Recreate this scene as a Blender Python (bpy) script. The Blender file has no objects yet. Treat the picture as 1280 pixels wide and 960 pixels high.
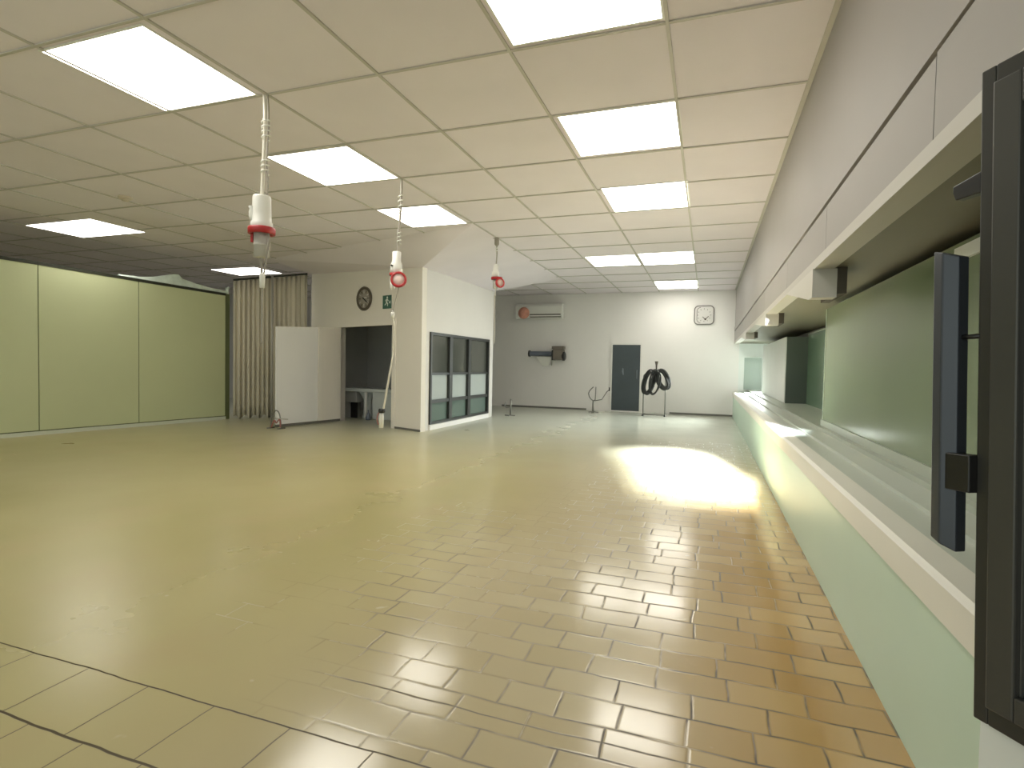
import bpy, bmesh, math, random
from mathutils import Vector, Matrix
random.seed(7)
SC = bpy.context.scene
COL = SC.collection
PI = math.pi

# ------------------------------------------------------------------ materials
def nmat(name, col, rough=.6, metal=0., spec=.5, var=0., vscale=3., bump=0., bscale=60., coat=0., emis=None, estr=0., trans=0., alpha=1., vstretch=None):
    m = bpy.data.materials.new(name); m.use_nodes = True
    nt = m.node_tree; b = nt.nodes['Principled BSDF']
    b.inputs['Base Color'].default_value = (*col, 1)
    b.inputs['Roughness'].default_value = rough
    b.inputs['Metallic'].default_value = metal
    b.inputs['Specular IOR Level'].default_value = spec
    b.inputs['Coat Weight'].default_value = coat
    b.inputs['Transmission Weight'].default_value = trans
    b.inputs['Alpha'].default_value = alpha
    if emis:
        b.inputs['Emission Color'].default_value = (*emis, 1); b.inputs['Emission Strength'].default_value = estr
    tc = nt.nodes.new('ShaderNodeTexCoord')
    src = tc.outputs['Object']
    if vstretch:
        mp = nt.nodes.new('ShaderNodeMapping'); mp.inputs['Scale'].default_value = vstretch
        nt.links.new(src, mp.inputs['Vector']); src = mp.outputs['Vector']
    if var > 0:
        n = nt.nodes.new('ShaderNodeTexNoise'); n.inputs['Scale'].default_value = vscale; n.inputs['Detail'].default_value = 4
        nt.links.new(src, n.inputs['Vector'])
        r = nt.nodes.new('ShaderNodeValToRGB')
        r.color_ramp.elements[0].position = .3; r.color_ramp.elements[1].position = .7
        r.color_ramp.elements[0].color = (*[max(0, c * (1 - var)) for c in col], 1)
        r.color_ramp.elements[1].color = (*[min(1, c * (1 + var)) for c in col], 1)
        nt.links.new(n.outputs['Fac'], r.inputs['Fac']); nt.links.new(r.outputs['Color'], b.inputs['Base Color'])
    if bump > 0:
        n2 = nt.nodes.new('ShaderNodeTexNoise'); n2.inputs['Scale'].default_value = bscale; n2.inputs['Detail'].default_value = 3
        nt.links.new(src, n2.inputs['Vector'])
        bp = nt.nodes.new('ShaderNodeBump'); bp.inputs['Strength'].default_value = bump; bp.inputs['Distance'].default_value = .01
        nt.links.new(n2.outputs['Fac'], bp.inputs['Height']); nt.links.new(bp.outputs['Normal'], b.inputs['Normal'])
    return m

M = {}
M['wall'] = nmat('wall_paint', (.80, .78, .75), .75, var=.03, vscale=.8, bump=.05)
M['wall_partition'] = nmat('room_wall_paint', (.82, .775, .70), .75, var=.03, vscale=.8, bump=.05)
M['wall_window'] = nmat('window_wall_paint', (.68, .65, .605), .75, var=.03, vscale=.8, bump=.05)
M['haunch'] = nmat('haunch_paint', (.56, .545, .50), .55)
M['wall_dim'] = nmat('inner_room_paint', (.70, .70, .68), .8, var=.04, vscale=1.)
M['tile'] = nmat('ceiling_tile', (.80, .74, .77), .85, var=.03, vscale=1.3, bump=.06, bscale=120)
M['tbar'] = nmat('ceiling_bar', (.52, .49, .44), .6)
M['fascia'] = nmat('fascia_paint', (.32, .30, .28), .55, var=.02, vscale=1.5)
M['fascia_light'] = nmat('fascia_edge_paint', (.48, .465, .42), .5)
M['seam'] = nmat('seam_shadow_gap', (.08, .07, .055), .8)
M['olive'] = nmat('olive_recess_shade', (.155, .145, .10), .55, var=.05, vscale=1.)  # shade of the recess put into the colour of soffit and back
M['mint'] = nmat('mint_panel', (.56, .72, .60), .4, var=.03, vscale=1.2)
M['nosing'] = nmat('cream_nosing', (.78, .77, .70), .5, var=.02, vscale=2.)
M['sill'] = nmat('sill_laminate', (.50, .54, .48), .35, var=.03, vscale=1.4)
M['sill2'] = nmat('sill_track', (.38, .42, .35), .35, var=.03, vscale=1.4)
M['greenglass'] = nmat('frosted_green_glass', (.165, .215, .125), .24, spec=.3, var=.04, vscale=.6)
M['greenglass2'] = nmat('deep_green_glass', (.14, .23, .15), .25, var=.05, vscale=.6)
M['paneedge'] = nmat('pale_glass_edge', (.60, .68, .56), .3)
M['whitebox'] = nmat('white_laminate', (.74, .77, .74), .45, var=.02, vscale=2.)
M['shadedside'] = nmat('shaded_end_laminate', (.085, .11, .09), .5, var=.05, vscale=1.)  # shade on the cabinet end painted as a dark slate green
M['greypane'] = nmat('grey_green_pane', (.30, .36, .31), .3)
M['partition'] = nmat('partition_laminate', (.60, .64, .39), .45, var=.04, vscale=.5)
M['partjoint'] = nmat('partition_joint', (.12, .14, .06), .6)
M['darkrail'] = nmat('dark_rail', (.03, .033, .02), .5)
M['kick'] = nmat('pale_kick_rail', (.66, .69, .58), .4)
M['curtain'] = nmat('curtain_cloth', (.66, .61, .49), .9, var=.16, vscale=3.0, vstretch=(4, 4, .12), bump=.05)
M['darkframe'] = nmat('charcoal_aluminium', (.040, .040, .036), .38, metal=.2, var=.06, vscale=2.)
M['darkframe2'] = nmat('charcoal_aluminium_face', (.062, .062, .057), .4, metal=.2, var=.06, vscale=2.)
M['slate'] = nmat('slate_blue_aluminium', (.050, .058, .072), .33, metal=.3, var=.10, vscale=2.5)
M['black'] = nmat('black_plastic', (.012, .012, .012), .35)
M['blackcable'] = nmat('black_cable', (.022, .024, .023), .5)
M['blackglass'] = nmat('black_glass', (.010, .010, .011), .08)
M['darkglass'] = nmat('dark_glass', (.075, .080, .068), .10)
M['midpane'] = nmat('mid_grey_pane', (.42, .46, .44), .25)  # paler grey middle row of panes
M['lowpane'] = nmat('green_grey_glass', (.13, .18, .155), .12)
M['windowframe'] = nmat('window_charcoal', (.030, .033, .030), .4)
M['white'] = nmat('white_plastic', (.80, .79, .74), .4)
M['whitepaint'] = nmat('white_paint', (.74, .73, .69), .5, var=.02)
M['doorleaf'] = nmat('door_leaf_paint', (.84, .83, .82), .5, var=.02, vscale=1.)
M['grey'] = nmat('grey_plastic', (.50, .48, .43), .5)
M['cord'] = nmat('cord_white', (.72, .68, .58), .5)
M['cordgrey'] = nmat('cord_grey', (.34, .31, .26), .5)
M['red'] = nmat('red_plastic', (.42, .022, .025), .4)
M['pinkface'] = nmat('pale_pink_face', (.76, .58, .54), .5)
M['salmon'] = nmat('salmon_patch', (.72, .34, .25), .6, var=.12, vscale=12)  # round salmon-pink patch on the casing
M['slot'] = nmat('grille_slot', (.12, .11, .09), .6)
M['clockrim'] = nmat('clock_rim', (.085, .07, .05), .4)
M['clockface'] = nmat('clock_face', (.36, .33, .28), .5)
M['clockpale'] = nmat('clock_face_pale', (.66, .64, .61), .45)
M['clockdark'] = nmat('clock_dark_outline', (.17, .155, .145), .45)
M['signgreen'] = nmat('sign_green', (.045, .13, .095), .4)
M['signwhite'] = nmat('sign_white', (.72, .78, .72), .4)
M['doordark'] = nmat('dark_door', (.042, .058, .066), .42, var=.12, vscale=2.2)
M['scuff'] = nmat('scuff_mark', (.15, .18, .21), .5)
M['bluegrey'] = nmat('blue_grey_metal', (.14, .16, .20), .4, metal=.2)
M['brown'] = nmat('brown_metal', (.17, .145, .115), .5, var=.1, vscale=8)
M['chrome'] = nmat('chrome_tube', (.25, .25, .23), .3, metal=.7)
M['skirting'] = nmat('grey_skirting', (.16, .155, .135), .5)
M['plasticsheet'] = nmat('plastic_sheet', (.70, .80, .72), .35, var=.12, vscale=7)
M['ceramic'] = nmat('white_ceramic', (.66, .70, .68), .25)
M['greycabinet'] = nmat('grey_cabinet', (.36, .36, .34), .5)
M['detector'] = nmat('detector_plastic', (.62, .54, .42), .5)
M['cable_red'] = nmat('dull_red_cable', (.33, .13, .11), .5)
M['lamp'] = nmat('lit_diffuser', (.9, .9, .85), .5, emis=(1.0, .96, .88), estr=6.0)

# ---- floor: worn block paving, coated on the left, bare brown blocks on the right
def floor_material():
    m = bpy.data.materials.new('block_floor'); m.use_nodes = True
    nt = m.node_tree; N = nt.nodes; K = nt.links; b = N['Principled BSDF']
    def new(t, **kw):
        n = N.new(t)
        for k, v in kw.items(): setattr(n, k, v)
        return n
    def math_(op, a, bb=None, c=None, clamp=False):
        n = new('ShaderNodeMath', operation=op); n.use_clamp = clamp
        for i, v in enumerate((a, bb, c)):
            if v is None: continue
            if hasattr(v, 'is_linked'): K.new(v, n.inputs[i])
            else: n.inputs[i].default_value = v
        return n.outputs[0]
    def mix(f, a, bb, mode='MIX'):
        n = new('ShaderNodeMix', data_type='RGBA', blend_type=mode)
        if hasattr(f, 'is_linked'): K.new(f, n.inputs[0])
        else: n.inputs[0].default_value = f
        for i, v in ((6, a), (7, bb)):
            if hasattr(v, 'is_linked'): K.new(v, n.inputs[i])
            else: n.inputs[i].default_value = (*v, 1)
        return n.outputs[2]
    def ramp(v, lo, hi):
        n = new('ShaderNodeMapRange'); n.clamp = True; n.interpolation_type = 'SMOOTHSTEP'
        K.new(v, n.inputs[0]); n.inputs[1].default_value = lo; n.inputs[2].default_value = hi
        return n.outputs[0]
    tc = new('ShaderNodeTexCoord'); P = tc.outputs['Object']
    sep = new('ShaderNodeSeparateXYZ'); K.new(P, sep.inputs[0]); X, Y = sep.outputs[0], sep.outputs[1]
    def noise(scale, detail=3, vec=P):
        n = new('ShaderNodeTexNoise'); n.inputs['Scale'].default_value = scale; n.inputs['Detail'].default_value = detail
        K.new(vec, n.inputs['Vector']); return n
    nz = noise(3.0)
    dist = new('ShaderNodeVectorMath', operation='SCALE'); K.new(nz.outputs['Color'], dist.inputs[0]); dist.inputs['Scale'].default_value = .035
    addv = new('ShaderNodeVectorMath', operation='ADD'); K.new(P, addv.inputs[0]); K.new(dist.outputs[0], addv.inputs[1])
    sepd = new('ShaderNodeSeparateXYZ'); K.new(addv.outputs[0], sepd.inputs[0]); YD = sepd.outputs[1]
    def brick(w, h, mort, sm, off, loc):
        mp = new('ShaderNodeMapping'); mp.inputs['Location'].default_value = (loc[0] + 19.6 - .0175, loc[1] + 8.55 * h / .1425 - .0175, 0); K.new(addv.outputs[0], mp.inputs['Vector'])
        t = new('ShaderNodeTexBrick'); t.offset = off; t.squash = .82; t.squash_frequency = 3; t.offset_frequency = 2
        t.inputs['Scale'].default_value = 1; t.inputs['Brick Width'].default_value = w; t.inputs['Row Height'].default_value = h
        t.inputs['Mortar Size'].default_value = mort; t.inputs['Mortar Smooth'].default_value = sm
        t.inputs['Color1'].default_value = (0, 0, 0, 1); t.inputs['Color2'].default_value = (1, 1, 1, 1); t.inputs['Mortar'].default_value = (.5, .5, .5, 1)
        K.new(mp.outputs[0], t.inputs['Vector']); return t
    t1 = brick(.245, .1425, .0034, .15, .5, (.02, .002, 0))
    t2 = brick(.245, .1425, .010, 1.0, .5, (.02, .002, 0))
    big = brick(.30, .272, .0030, .15, .45, (.05, 0, 0))
    # where joints show
    m1 = noise(1.1, 2); m2 = noise(5.0, 2)
    right = ramp(X, -1.55, -.25)
    midx = math_('MULTIPLY', ramp(X, -2.15, -1.6), math_('SUBTRACT', 1.0, ramp(X, -1.25, -1.0)))
    midy = math_('MULTIPLY', ramp(Y, 1.7, 1.9), math_('SUBTRACT', 1.0, ramp(Y, 3.6, 4.6)))
    patch = math_('MULTIPLY', math_('MULTIPLY', midx, midy), ramp(m1.outputs['Fac'], .38, .55))
    near = math_('MULTIPLY', math_('SUBTRACT', 1.0, ramp(Y, 1.355, 1.365)), math_('SUBTRACT', 1.0, ramp(X, -.75, -.60)))
    nearinv = math_('SUBTRACT', 1.0, near)
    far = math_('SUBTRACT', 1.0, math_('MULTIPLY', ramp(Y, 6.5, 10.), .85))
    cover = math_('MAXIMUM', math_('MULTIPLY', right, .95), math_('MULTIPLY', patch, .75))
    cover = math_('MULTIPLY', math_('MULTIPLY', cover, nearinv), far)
    worn = ramp(m2.outputs['Fac'], .30, .56)
    j1 = math_('MULTIPLY', math_('MULTIPLY', t1.outputs['Fac'], cover), math_('MULTIPLY_ADD', worn, .8, .2))
    j1s = math_('MULTIPLY', math_('MULTIPLY', t2.outputs['Fac'], cover), .35)
    j2 = math_('MULTIPLY', math_('MULTIPLY', big.outputs['Fac'], near), .75)
    joint = math_('MAXIMUM', math_('MAXIMUM', j1, j1s), j2, clamp=True)
    # long open seams running across
    def seam(y0, w, xlo, xhi):
        d = math_('ABSOLUTE', math_('SUBTRACT', YD, y0 + .0175))
        s = math_('SUBTRACT', 1.0, ramp(d, w * .5, w))
        return math_('MULTIPLY', s, math_('MULTIPLY', ramp(X, xlo - .3, xlo), math_('SUBTRACT', 1.0, ramp(X, xhi, xhi + .3))))
    sm = math_('MAXIMUM', seam(1.36, .0042, -6, -.65), seam(1.09, .006, -6, -.9))
    sm = math_('MAXIMUM', sm, math_('MULTIPLY', seam(1.635, .005, -1.1, .6), .8))
    joint = math_('MAXIMUM', joint, math_('MULTIPLY', sm, .95), clamp=True)
    # colours: coating and blocks, partly tinted as the room light tints them
    coat = mix(ramp(noise(.45, 3).outputs['Fac'], .35, .65), (.43, .385, .175), (.50, .45, .23))
    coat = mix(math_('MULTIPLY', ramp(noise(2.2, 5).outputs['Fac'], .45, .75), .4), coat, (.50, .40, .22))
    beige = mix(cover, (.49, .418, .255), mix(t1.outputs['Color'], (.45, .375, .215), (.53, .46, .295)))
    brown = mix(t1.outputs['Color'], (.41, .245, .085), (.50, .335, .14))
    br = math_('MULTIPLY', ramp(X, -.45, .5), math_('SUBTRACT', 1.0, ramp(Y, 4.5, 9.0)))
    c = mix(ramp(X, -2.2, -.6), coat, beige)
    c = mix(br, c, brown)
    c = mix(ramp(Y, 4.5, 11.0), c, (.50, .52, .44))  # far floor greyed so the bright patch turns out whiter
    spots = math_('MULTIPLY', ramp(noise(9.0, 2).outputs['Fac'], .73, .78), .35)
    c = mix(spots, c, (.70, .66, .52))
    c = mix(joint, c, (.060, .042, .018))
    K.new(c, b.inputs['Base Color'])
    rg = math_('MULTIPLY_ADD', noise(2.0, 4).outputs['Fac'], .11, .105)
    rg = math_('ADD', rg, math_('MULTIPLY', math_('SUBTRACT', 1.0, ramp(X, -3.0, -1.0)), .14))
    rg = math_('MULTIPLY_ADD', joint, .4, rg)
    K.new(rg, b.inputs['Roughness'])
    K.new(math_('MULTIPLY_ADD', ramp(X, -1.6, -.6), .5, .5), b.inputs['Specular IOR Level'])
    h = math_('MULTIPLY_ADD', noise(1.6, 3).outputs['Fac'], .5, math_('MULTIPLY', joint, -1.0))
    h = math_('ADD', h, math_('MULTIPLY', math_('MULTIPLY', t1.outputs['Color'], cover), .12))
    bp = new('ShaderNodeBump'); bp.inputs['Strength'].default_value = .25; bp.inputs['Distance'].default_value = .006
    K.new(h, bp.inputs['Height']); K.new(bp.outputs['Normal'], b.inputs['Normal'])
    return m
M['floor'] = floor_material()

# ------------------------------------------------------------------ mesh helpers
class MB:
    def __init__(s): s.bm = bmesh.new()
    def _v(s, pts): return [s.bm.verts.new(Vector(p)) for p in pts]
    def box(s, lo, hi, mat=None, bevel=0., mi=0):
        x0, y0, z0 = lo; x1, y1, z1 = hi
        v = [(x0,y0,z0),(x1,y0,z0),(x1,y1,z0),(x0,y1,z0),(x0,y0,z1),(x1,y0,z1),(x1,y1,z1),(x0,y1,z1)]
        if mat is not None: v = [mat @ Vector(p) for p in v]
        vs = s._v(v); fs = []
        for f in ((0,3,2,1),(4,5,6,7),(0,1,5,4),(1,2,6,5),(2,3,7,6),(3,0,4,7)):
            fc = s.bm.faces.new([vs[i] for i in f]); fc.material_index = mi; fs.append(fc)
        if bevel > 0:
            es = list({e for f in fs for e in f.edges})
            bmesh.ops.bevel(s.bm, geom=es, offset=bevel, segments=2, affect='EDGES', profile=.5)
        return s
    def prism(s, poly, d, mat=None, mi=0):
        """extrude a closed 3-D polygon by vector d"""
        a = [Vector(p) for p in poly]; b = [p + Vector(d) for p in a]
        if mat is not None: a = [mat @ p for p in a]; b = [mat @ p for p in b]
        va, vb = s._v(a), s._v(b); n = len(a)
        fs = [s.bm.faces.new(va[::-1]), s.bm.faces.new(vb)]
        for i in range(n): fs.append(s.bm.faces.new((va[i], va[(i+1)%n], vb[(i+1)%n], vb[i])))
        for f in fs: f.material_index = mi
        return s
    def tube(s, pts, r, n=10, closed=False, mat=None, mi=0):
        pts = [Vector(p) for p in pts]; k = len(pts); rs = r if isinstance(r, (list, tuple)) else [r] * k
        rings = []; up = None
        for i in range(k):
            if closed: t = (pts[(i+1)%k] - pts[i-1]).normalized()
            else: t = (pts[min(i+1,k-1)] - pts[max(i-1,0)]).normalized()
            if up is None:
                up = Vector((0,0,1)) if abs(t.z) < .9 else Vector((1,0,0))
            u = (up - t * up.dot(t)).normalized(); w = t.cross(u); up = u
            ring = [pts[i] + (u * math.cos(2*PI*j/n) + w * math.sin(2*PI*j/n)) * rs[i] for j in range(n)]
            if mat is not None: ring = [mat @ p for p in ring]
            rings.append(s._v(ring))
        m = k if closed else k - 1
        for i in range(m):
            A, B = rings[i], rings[(i+1)%k]
            for j in range(n):
                f = s.bm.faces.new((A[j], A[(j+1)%n], B[(j+1)%n], B[j])); f.smooth = True; f.material_index = mi
        if not closed:
            s.bm.faces.new(rings[0][::-1]).material_index = mi; s.bm.faces.new(rings[-1]).material_index = mi
        return s
    def lathe(s, prof, n=28, mat=None, mi=0, smooth=True):
        """prof: list of (radius, z) around local z"""
        rings = []
        for r, z in prof:
            p = [Vector((r*math.cos(2*PI*j/n), r*math.sin(2*PI*j/n), z)) for j in range(n)]
            if mat is not None: p = [mat @ q for q in p]
            rings.append(s._v(p))
        for A, B in zip(rings, rings[1:]):
            for j in range(n):
                f = s.bm.faces.new((A[j], A[(j+1)%n], B[(j+1)%n], B[j])); f.smooth = smooth; f.material_index = mi
        if prof[0] != prof[-1]:
            s.bm.faces.new(rings[0][::-1]).material_index = mi; s.bm.faces.new(rings[-1]).material_index = mi
        else: pass
        return s
    def ring(s, R, r0, n=40, mat=None, m=10):
        """torus in local xy plane"""
        return s.tube([(R*math.cos(2*PI*j/n), R*math.sin(2*PI*j/n), 0) for j in range(n)], r0, m, True, mat)
    def build(s, name, mats, parent=None, bevel=0.):
        bmesh.ops.recalc_face_normals(s.bm, faces=s.bm.faces)
        me = bpy.data.meshes.new(name); s.bm.to_mesh(me); s.bm.free()
        for mm in (mats if isinstance(mats, (list, tuple)) else [mats]): me.materials.append(mm)
        o = bpy.data.objects.new(name, me); COL.objects.link(o)
        if parent: o.parent = parent
        if bevel > 0:
            bv = o.modifiers.new('bevel', 'BEVEL'); bv.width = bevel; bv.segments = 2; bv.limit_method = 'ANGLE'
        return o

def tag(o, label, cat, group=None, kind=None):
    o['label'] = label; o['category'] = cat
    if group: o['group'] = group
    if kind: o['kind'] = kind
    return o
def thing(name, label, cat, mat=None, group=None):
    o = bpy.data.objects.new(name, None); COL.objects.link(o); o.empty_display_size = .1
    if mat is not None: o.matrix_world = mat
    return tag(o, label, cat, group)
def struct(o, label=None):
    o['kind'] = 'structure'
    if label: o['label'] = label
    return o
def BX(name, lo, hi, m, parent=None, bevel=0., mat=None):
    return MB().box(lo, hi, mat).build(name, m, parent, bevel)
def frame_at(origin, xdir, zdir=(0, 0, 1)):
    """matrix with local x along xdir, z up, y = z cross x"""
    x = Vector(xdir).normalized(); z = Vector(zdir).normalized(); y = z.cross(x)
    m = Matrix((x, y, z)).transposed().to_4x4(); m.translation = Vector(origin); return m
def rot(ax, deg): return Matrix.Rotation(math.radians(deg), 4, ax)
def T(x, y, z): return Matrix.Translation((x, y, z))

# ------------------------------------------------------------------ camera (level of the eye 1.13 m)
cam_d = bpy.data.cameras.new('camera'); cam = bpy.data.objects.new('camera', cam_d); COL.objects.link(cam)
r = (0.9428109354765573, 0.33271385574088963, 0.020224493661141787)
u = (-0.030434309655202385, 0.02550316435366844, 0.999211359725139)
f = (-0.33193567560843823, 0.9426829153039638, -0.0341705787540891)
cm = Matrix((r, u, tuple(-c for c in f))).transposed().to_4x4(); cm.translation = (0, 0, 1.133)
cam.matrix_world = cm
cam_d.sensor_width = 36; cam_d.lens = 692.07 / 1280 * 36; cam_d.clip_start = .02; cam_d.clip_end = 100
SC.camera = cam

# ------------------------------------------------------------------ room dimensions
H = 3.03; YB = 14.255; XW = .591; XL = -13.2; YR = -2.6; TS = .92
P0 = Vector((-4.43, 8.08, 0)); E0 = Vector((-7.56, 9.219, 0))
U1 = (E0 - P0).normalized()
N1 = Vector((-U1.y, U1.x, 0))                       # faces the hall
LW1 = (E0 - P0).length

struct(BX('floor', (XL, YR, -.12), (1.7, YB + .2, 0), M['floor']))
struct(BX('ceiling', (XL, YR, H + .004), (XW + .02, YB + .2, H + .1), M['tile']))
# T-bars of the suspended ceiling
bars = MB()
xs = [-.265 - TS * k for k in range(-0, 15)]
ys = [3.2 + TS * k for k in range(-6, 12)]
for x in xs:
    if x > XL: bars.box((x - .010, YR, H - .006), (x + .010, YB, H + .004))
for y in ys:
    if YR < y < YB: bars.box((XL, y - .010, H - .0055), (XW, y + .010, H + .003))
bars.box((XW - .03, YR, H - .0065), (XW, YB, H + .003))
struct(bars.build('trim_1', M['tbar']))

# far wall, left wall, wall behind the camera
struct(BX('wall_back', (XL, YB, 0), (1.7, YB + .2, H), M['wall']))
struct(BX('wall_left', (XL - .2, YR, 0), (XL, YB + .2, H), M['wall_dim']))
struct(BX('wall_front', (XL, YR - .2, 0), (-8.0, YR, H), M['wall']))  # unseen; stops short so outside light fills the room
struct(BX('baseboard_back', (-5.3, YB - .018, 0), (-2.95, YB, .045), M['skirting']))
struct(BX('baseboard_right', (-.86, YB - .018, 0), (XW + .01, YB, .045), M['skirting']))

# ------------------------------------------------------------------ right hand side: low wall, long sill, beam, recess
Y0 = -2.6; YS0 = 1.22
struct(BX('wall_right', (XW + .008, YS0, 0), (XW + .10, YB, .53), M['mint']))
nos = MB().prism([(XW - .004, YS0, .494), (XW + .10, YS0, .494), (XW + .10, YS0, .600), (XW + .012, YS0, .600), (XW - .004, YS0, .586)], (0, YB - YS0, 0))
struct(nos.build('trim_2', M['nosing']))
struct(BX('trim_3', (XW + .10, YS0, .50), (.80, YB, .600), M['sill']))
struct(MB().box((.80, YS0, .50), (.94, YB, .618)).build('trim_4', M['sill']))
struct(MB().box((.94, Y0, .50), (1.62, YB, .645)).build('trim_5', M['sill2']))
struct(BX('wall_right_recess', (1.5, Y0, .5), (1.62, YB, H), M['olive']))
# beam over the openings
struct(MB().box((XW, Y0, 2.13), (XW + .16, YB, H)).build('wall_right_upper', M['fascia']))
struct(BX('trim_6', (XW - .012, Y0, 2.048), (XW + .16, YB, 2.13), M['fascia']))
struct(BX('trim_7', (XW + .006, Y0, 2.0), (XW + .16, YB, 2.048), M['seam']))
py = [Y0, 1.90, 3.42, 4.98, 6.9, 9.2, 11.6, YB]
for i, (a, b_) in enumerate(zip(py, py[1:])):
    top = 2.040 if i == 0 else 2.032
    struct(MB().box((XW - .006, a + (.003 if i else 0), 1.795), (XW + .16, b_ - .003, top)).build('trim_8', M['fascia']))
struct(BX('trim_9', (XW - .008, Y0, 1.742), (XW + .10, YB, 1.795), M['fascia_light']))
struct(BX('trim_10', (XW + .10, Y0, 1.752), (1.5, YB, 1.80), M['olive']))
# haunches of the piers hanging below the beam
for k, (ya, yb, zb) in enumerate(((3.75, 4.95, 1.575), (6.6, 8.1, 1.62), (9.9, 11.3, 1.64))):
    struct(MB().prism([(XW - .012, ya, 1.745), (XW - .012, ya, zb), (XW - .012, ya + .12, zb - .0), (XW - .012, yb, 1.745)], (.13, 0, 0)).build('trim_11', M['haunch']))
    struct(BX('trim_12', (XW + .119, ya - .0, zb + .02), (XW + .17, ya + .5, 1.752), M['seam']))  # dark strip standing in for the shadow gap beside the haunch

# panes and boxed bays behind the beam
gp = p = thing('glass_panel', 'large frosted green glass panel on the right-hand sill behind the slate pull bar', 'glass panel', T(1.0, 3.5, .645))
BX('pane', (-.006, -2.6, .055), (.006, 2.13, 1.045), M['greenglass'], p)
BX('edge_strip', (-.009, 2.13, .055), (.009, 2.148, 1.045), M['paneedge'], p)
BX('bottom_rail', (-.02, -2.6, 0), (.02, 2.15, .055), M['sill2'], p)
p = thing('glass_panel', 'narrow dark green pane deep in the recess between frosted panel and white cabinet', 'glass panel', T(1.40, 7.6, .645))
BX('pane', (-.006, -1.5, .0), (.006, 1.58, 1.02), M['greenglass2'], p)
BX('edge_strip', (-.010, -1.5, 1.02), (.010, 1.58, 1.04), M['sill2'], p)
p = thing('sill_cabinet', 'white boxed cabinet with its end darkened as if in shade standing on the right-hand sill', 'cabinet', T(1.1, 9.2, .645))
BX('body', (.012, .006, 0), (.385, 3.6, .99), M['whitebox'], p)
BX('front_panel', (0, 0, .012), (.012, 3.6, .995), M['whitebox'], p)
BX('end_panel', (.012, -.006, 0), (.385, .006, .99), M['shadedside'], p)['label'] = 'end panel darkened as if in shade'
p = thing('service_hatch', 'small grey green hatch panel at the far end of the right-hand sill recess', 'hatch', T(.82, YB - .03, .66))
BX('panel', (0, 0, 0), (.38, .03, .76), M['greypane'], p)
fr = MB(); fr.box((-.02, -.01, .76), (.40, .03, .79)); fr.box((-.02, -.01, -.015), (.40, .03, 0)); fr.box((-.02, -.01, 0), (0, .03, .76))
fr.build('frame', M['whitebox'], p)
struct(BX('wall_right_end', (.70, YB - .012, .6), (1.5, YB - .0, 1.76), M['whitebox']))

# near end: angled low wall and dark glazed sash over it
SD = Vector((.5, -.866, 0)); SO = Vector((.497, 1.345, 0))
SF = frame_at(SO, SD); SM = SF @ T(.012, 0, 1.1) @ rot('Y', -2.0) @ T(0, 0, -1.1)                                     # local x runs towards the viewer, local y into the recess
struct(MB().box((.034, .02, 0), (2.2, .09, .455), SF).build('wall_right_near', M['whitebox']))
w = thing('window_sash', 'charcoal framed window sash standing at the right edge of the room above a white panel', 'window', SM @ T(0, 0, .458))
HS = 1.271
fr = MB()
fr.box((0, 0, 0), (.028, .075, HS)); fr.box((.028, 0, 0), (1.25, .075, .035)); fr.box((.028, 0, HS - .035), (1.25, .075, HS)); fr.box((1.222, 0, .035), (1.25, .075, HS - .035))
fr.build('outer_frame', M['darkframe'], w, .003)
fr = MB()
fr.box((.031, -.012, .037), (.082, .06, HS - .037)); fr.box((.082, -.012, .037), (1.16, .06, .085)); fr.box((.082, -.012, HS - .10), (1.16, .06, HS - .037)); fr.box((1.16, -.012, .037), (1.21, .06, HS - .037))
cf = fr.build('casement_frame', M['darkframe2'], w, .004)
BX('glass', (.082, .018, .085), (1.16, .028, HS - .10), M['blackglass'], cf)
gk = MB(); gk.box((.0825, .002, .085), (.0855, .018, HS - .10)); gk.build('glazing_bead', M['chrome'], cf)
# long pull bar with its brackets
bar = MB()
bx, by = -.085, -.012
bar.prism([(bx, by, .334), (bx + .028, by - .010, .326), (bx + .052, by + .004, .314), (bx + .052, by + .03, .314), (bx, by + .03, .334)], (0, 0, .602))
BX('top_clip', (-.022, -1.60, .965), (-.006, -.63, 1.02), M['whitebox'], gp)
bo = bar.build('pull_bar', M['slate'], w, .003); bo['label'] = 'slate blue grey pull bar'
MB().box((-.050, -.018, .441), (.002, .012, .516)).build('bracket', M['black'], w, .003)
MB().tube([(-.036, .004, .751), (.004, .004, .751)], .005).build('bracket_rod', M['black'], w)
MB().prism([(-.056, .0, 1.051), (-.050, .0, 1.034), (.002, .0, 1.034), (.002, .0, 1.076), (-.056, .0, 1.064)], (0, .02, 0)).build('stay_arm', M['black'], w, .002)

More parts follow.
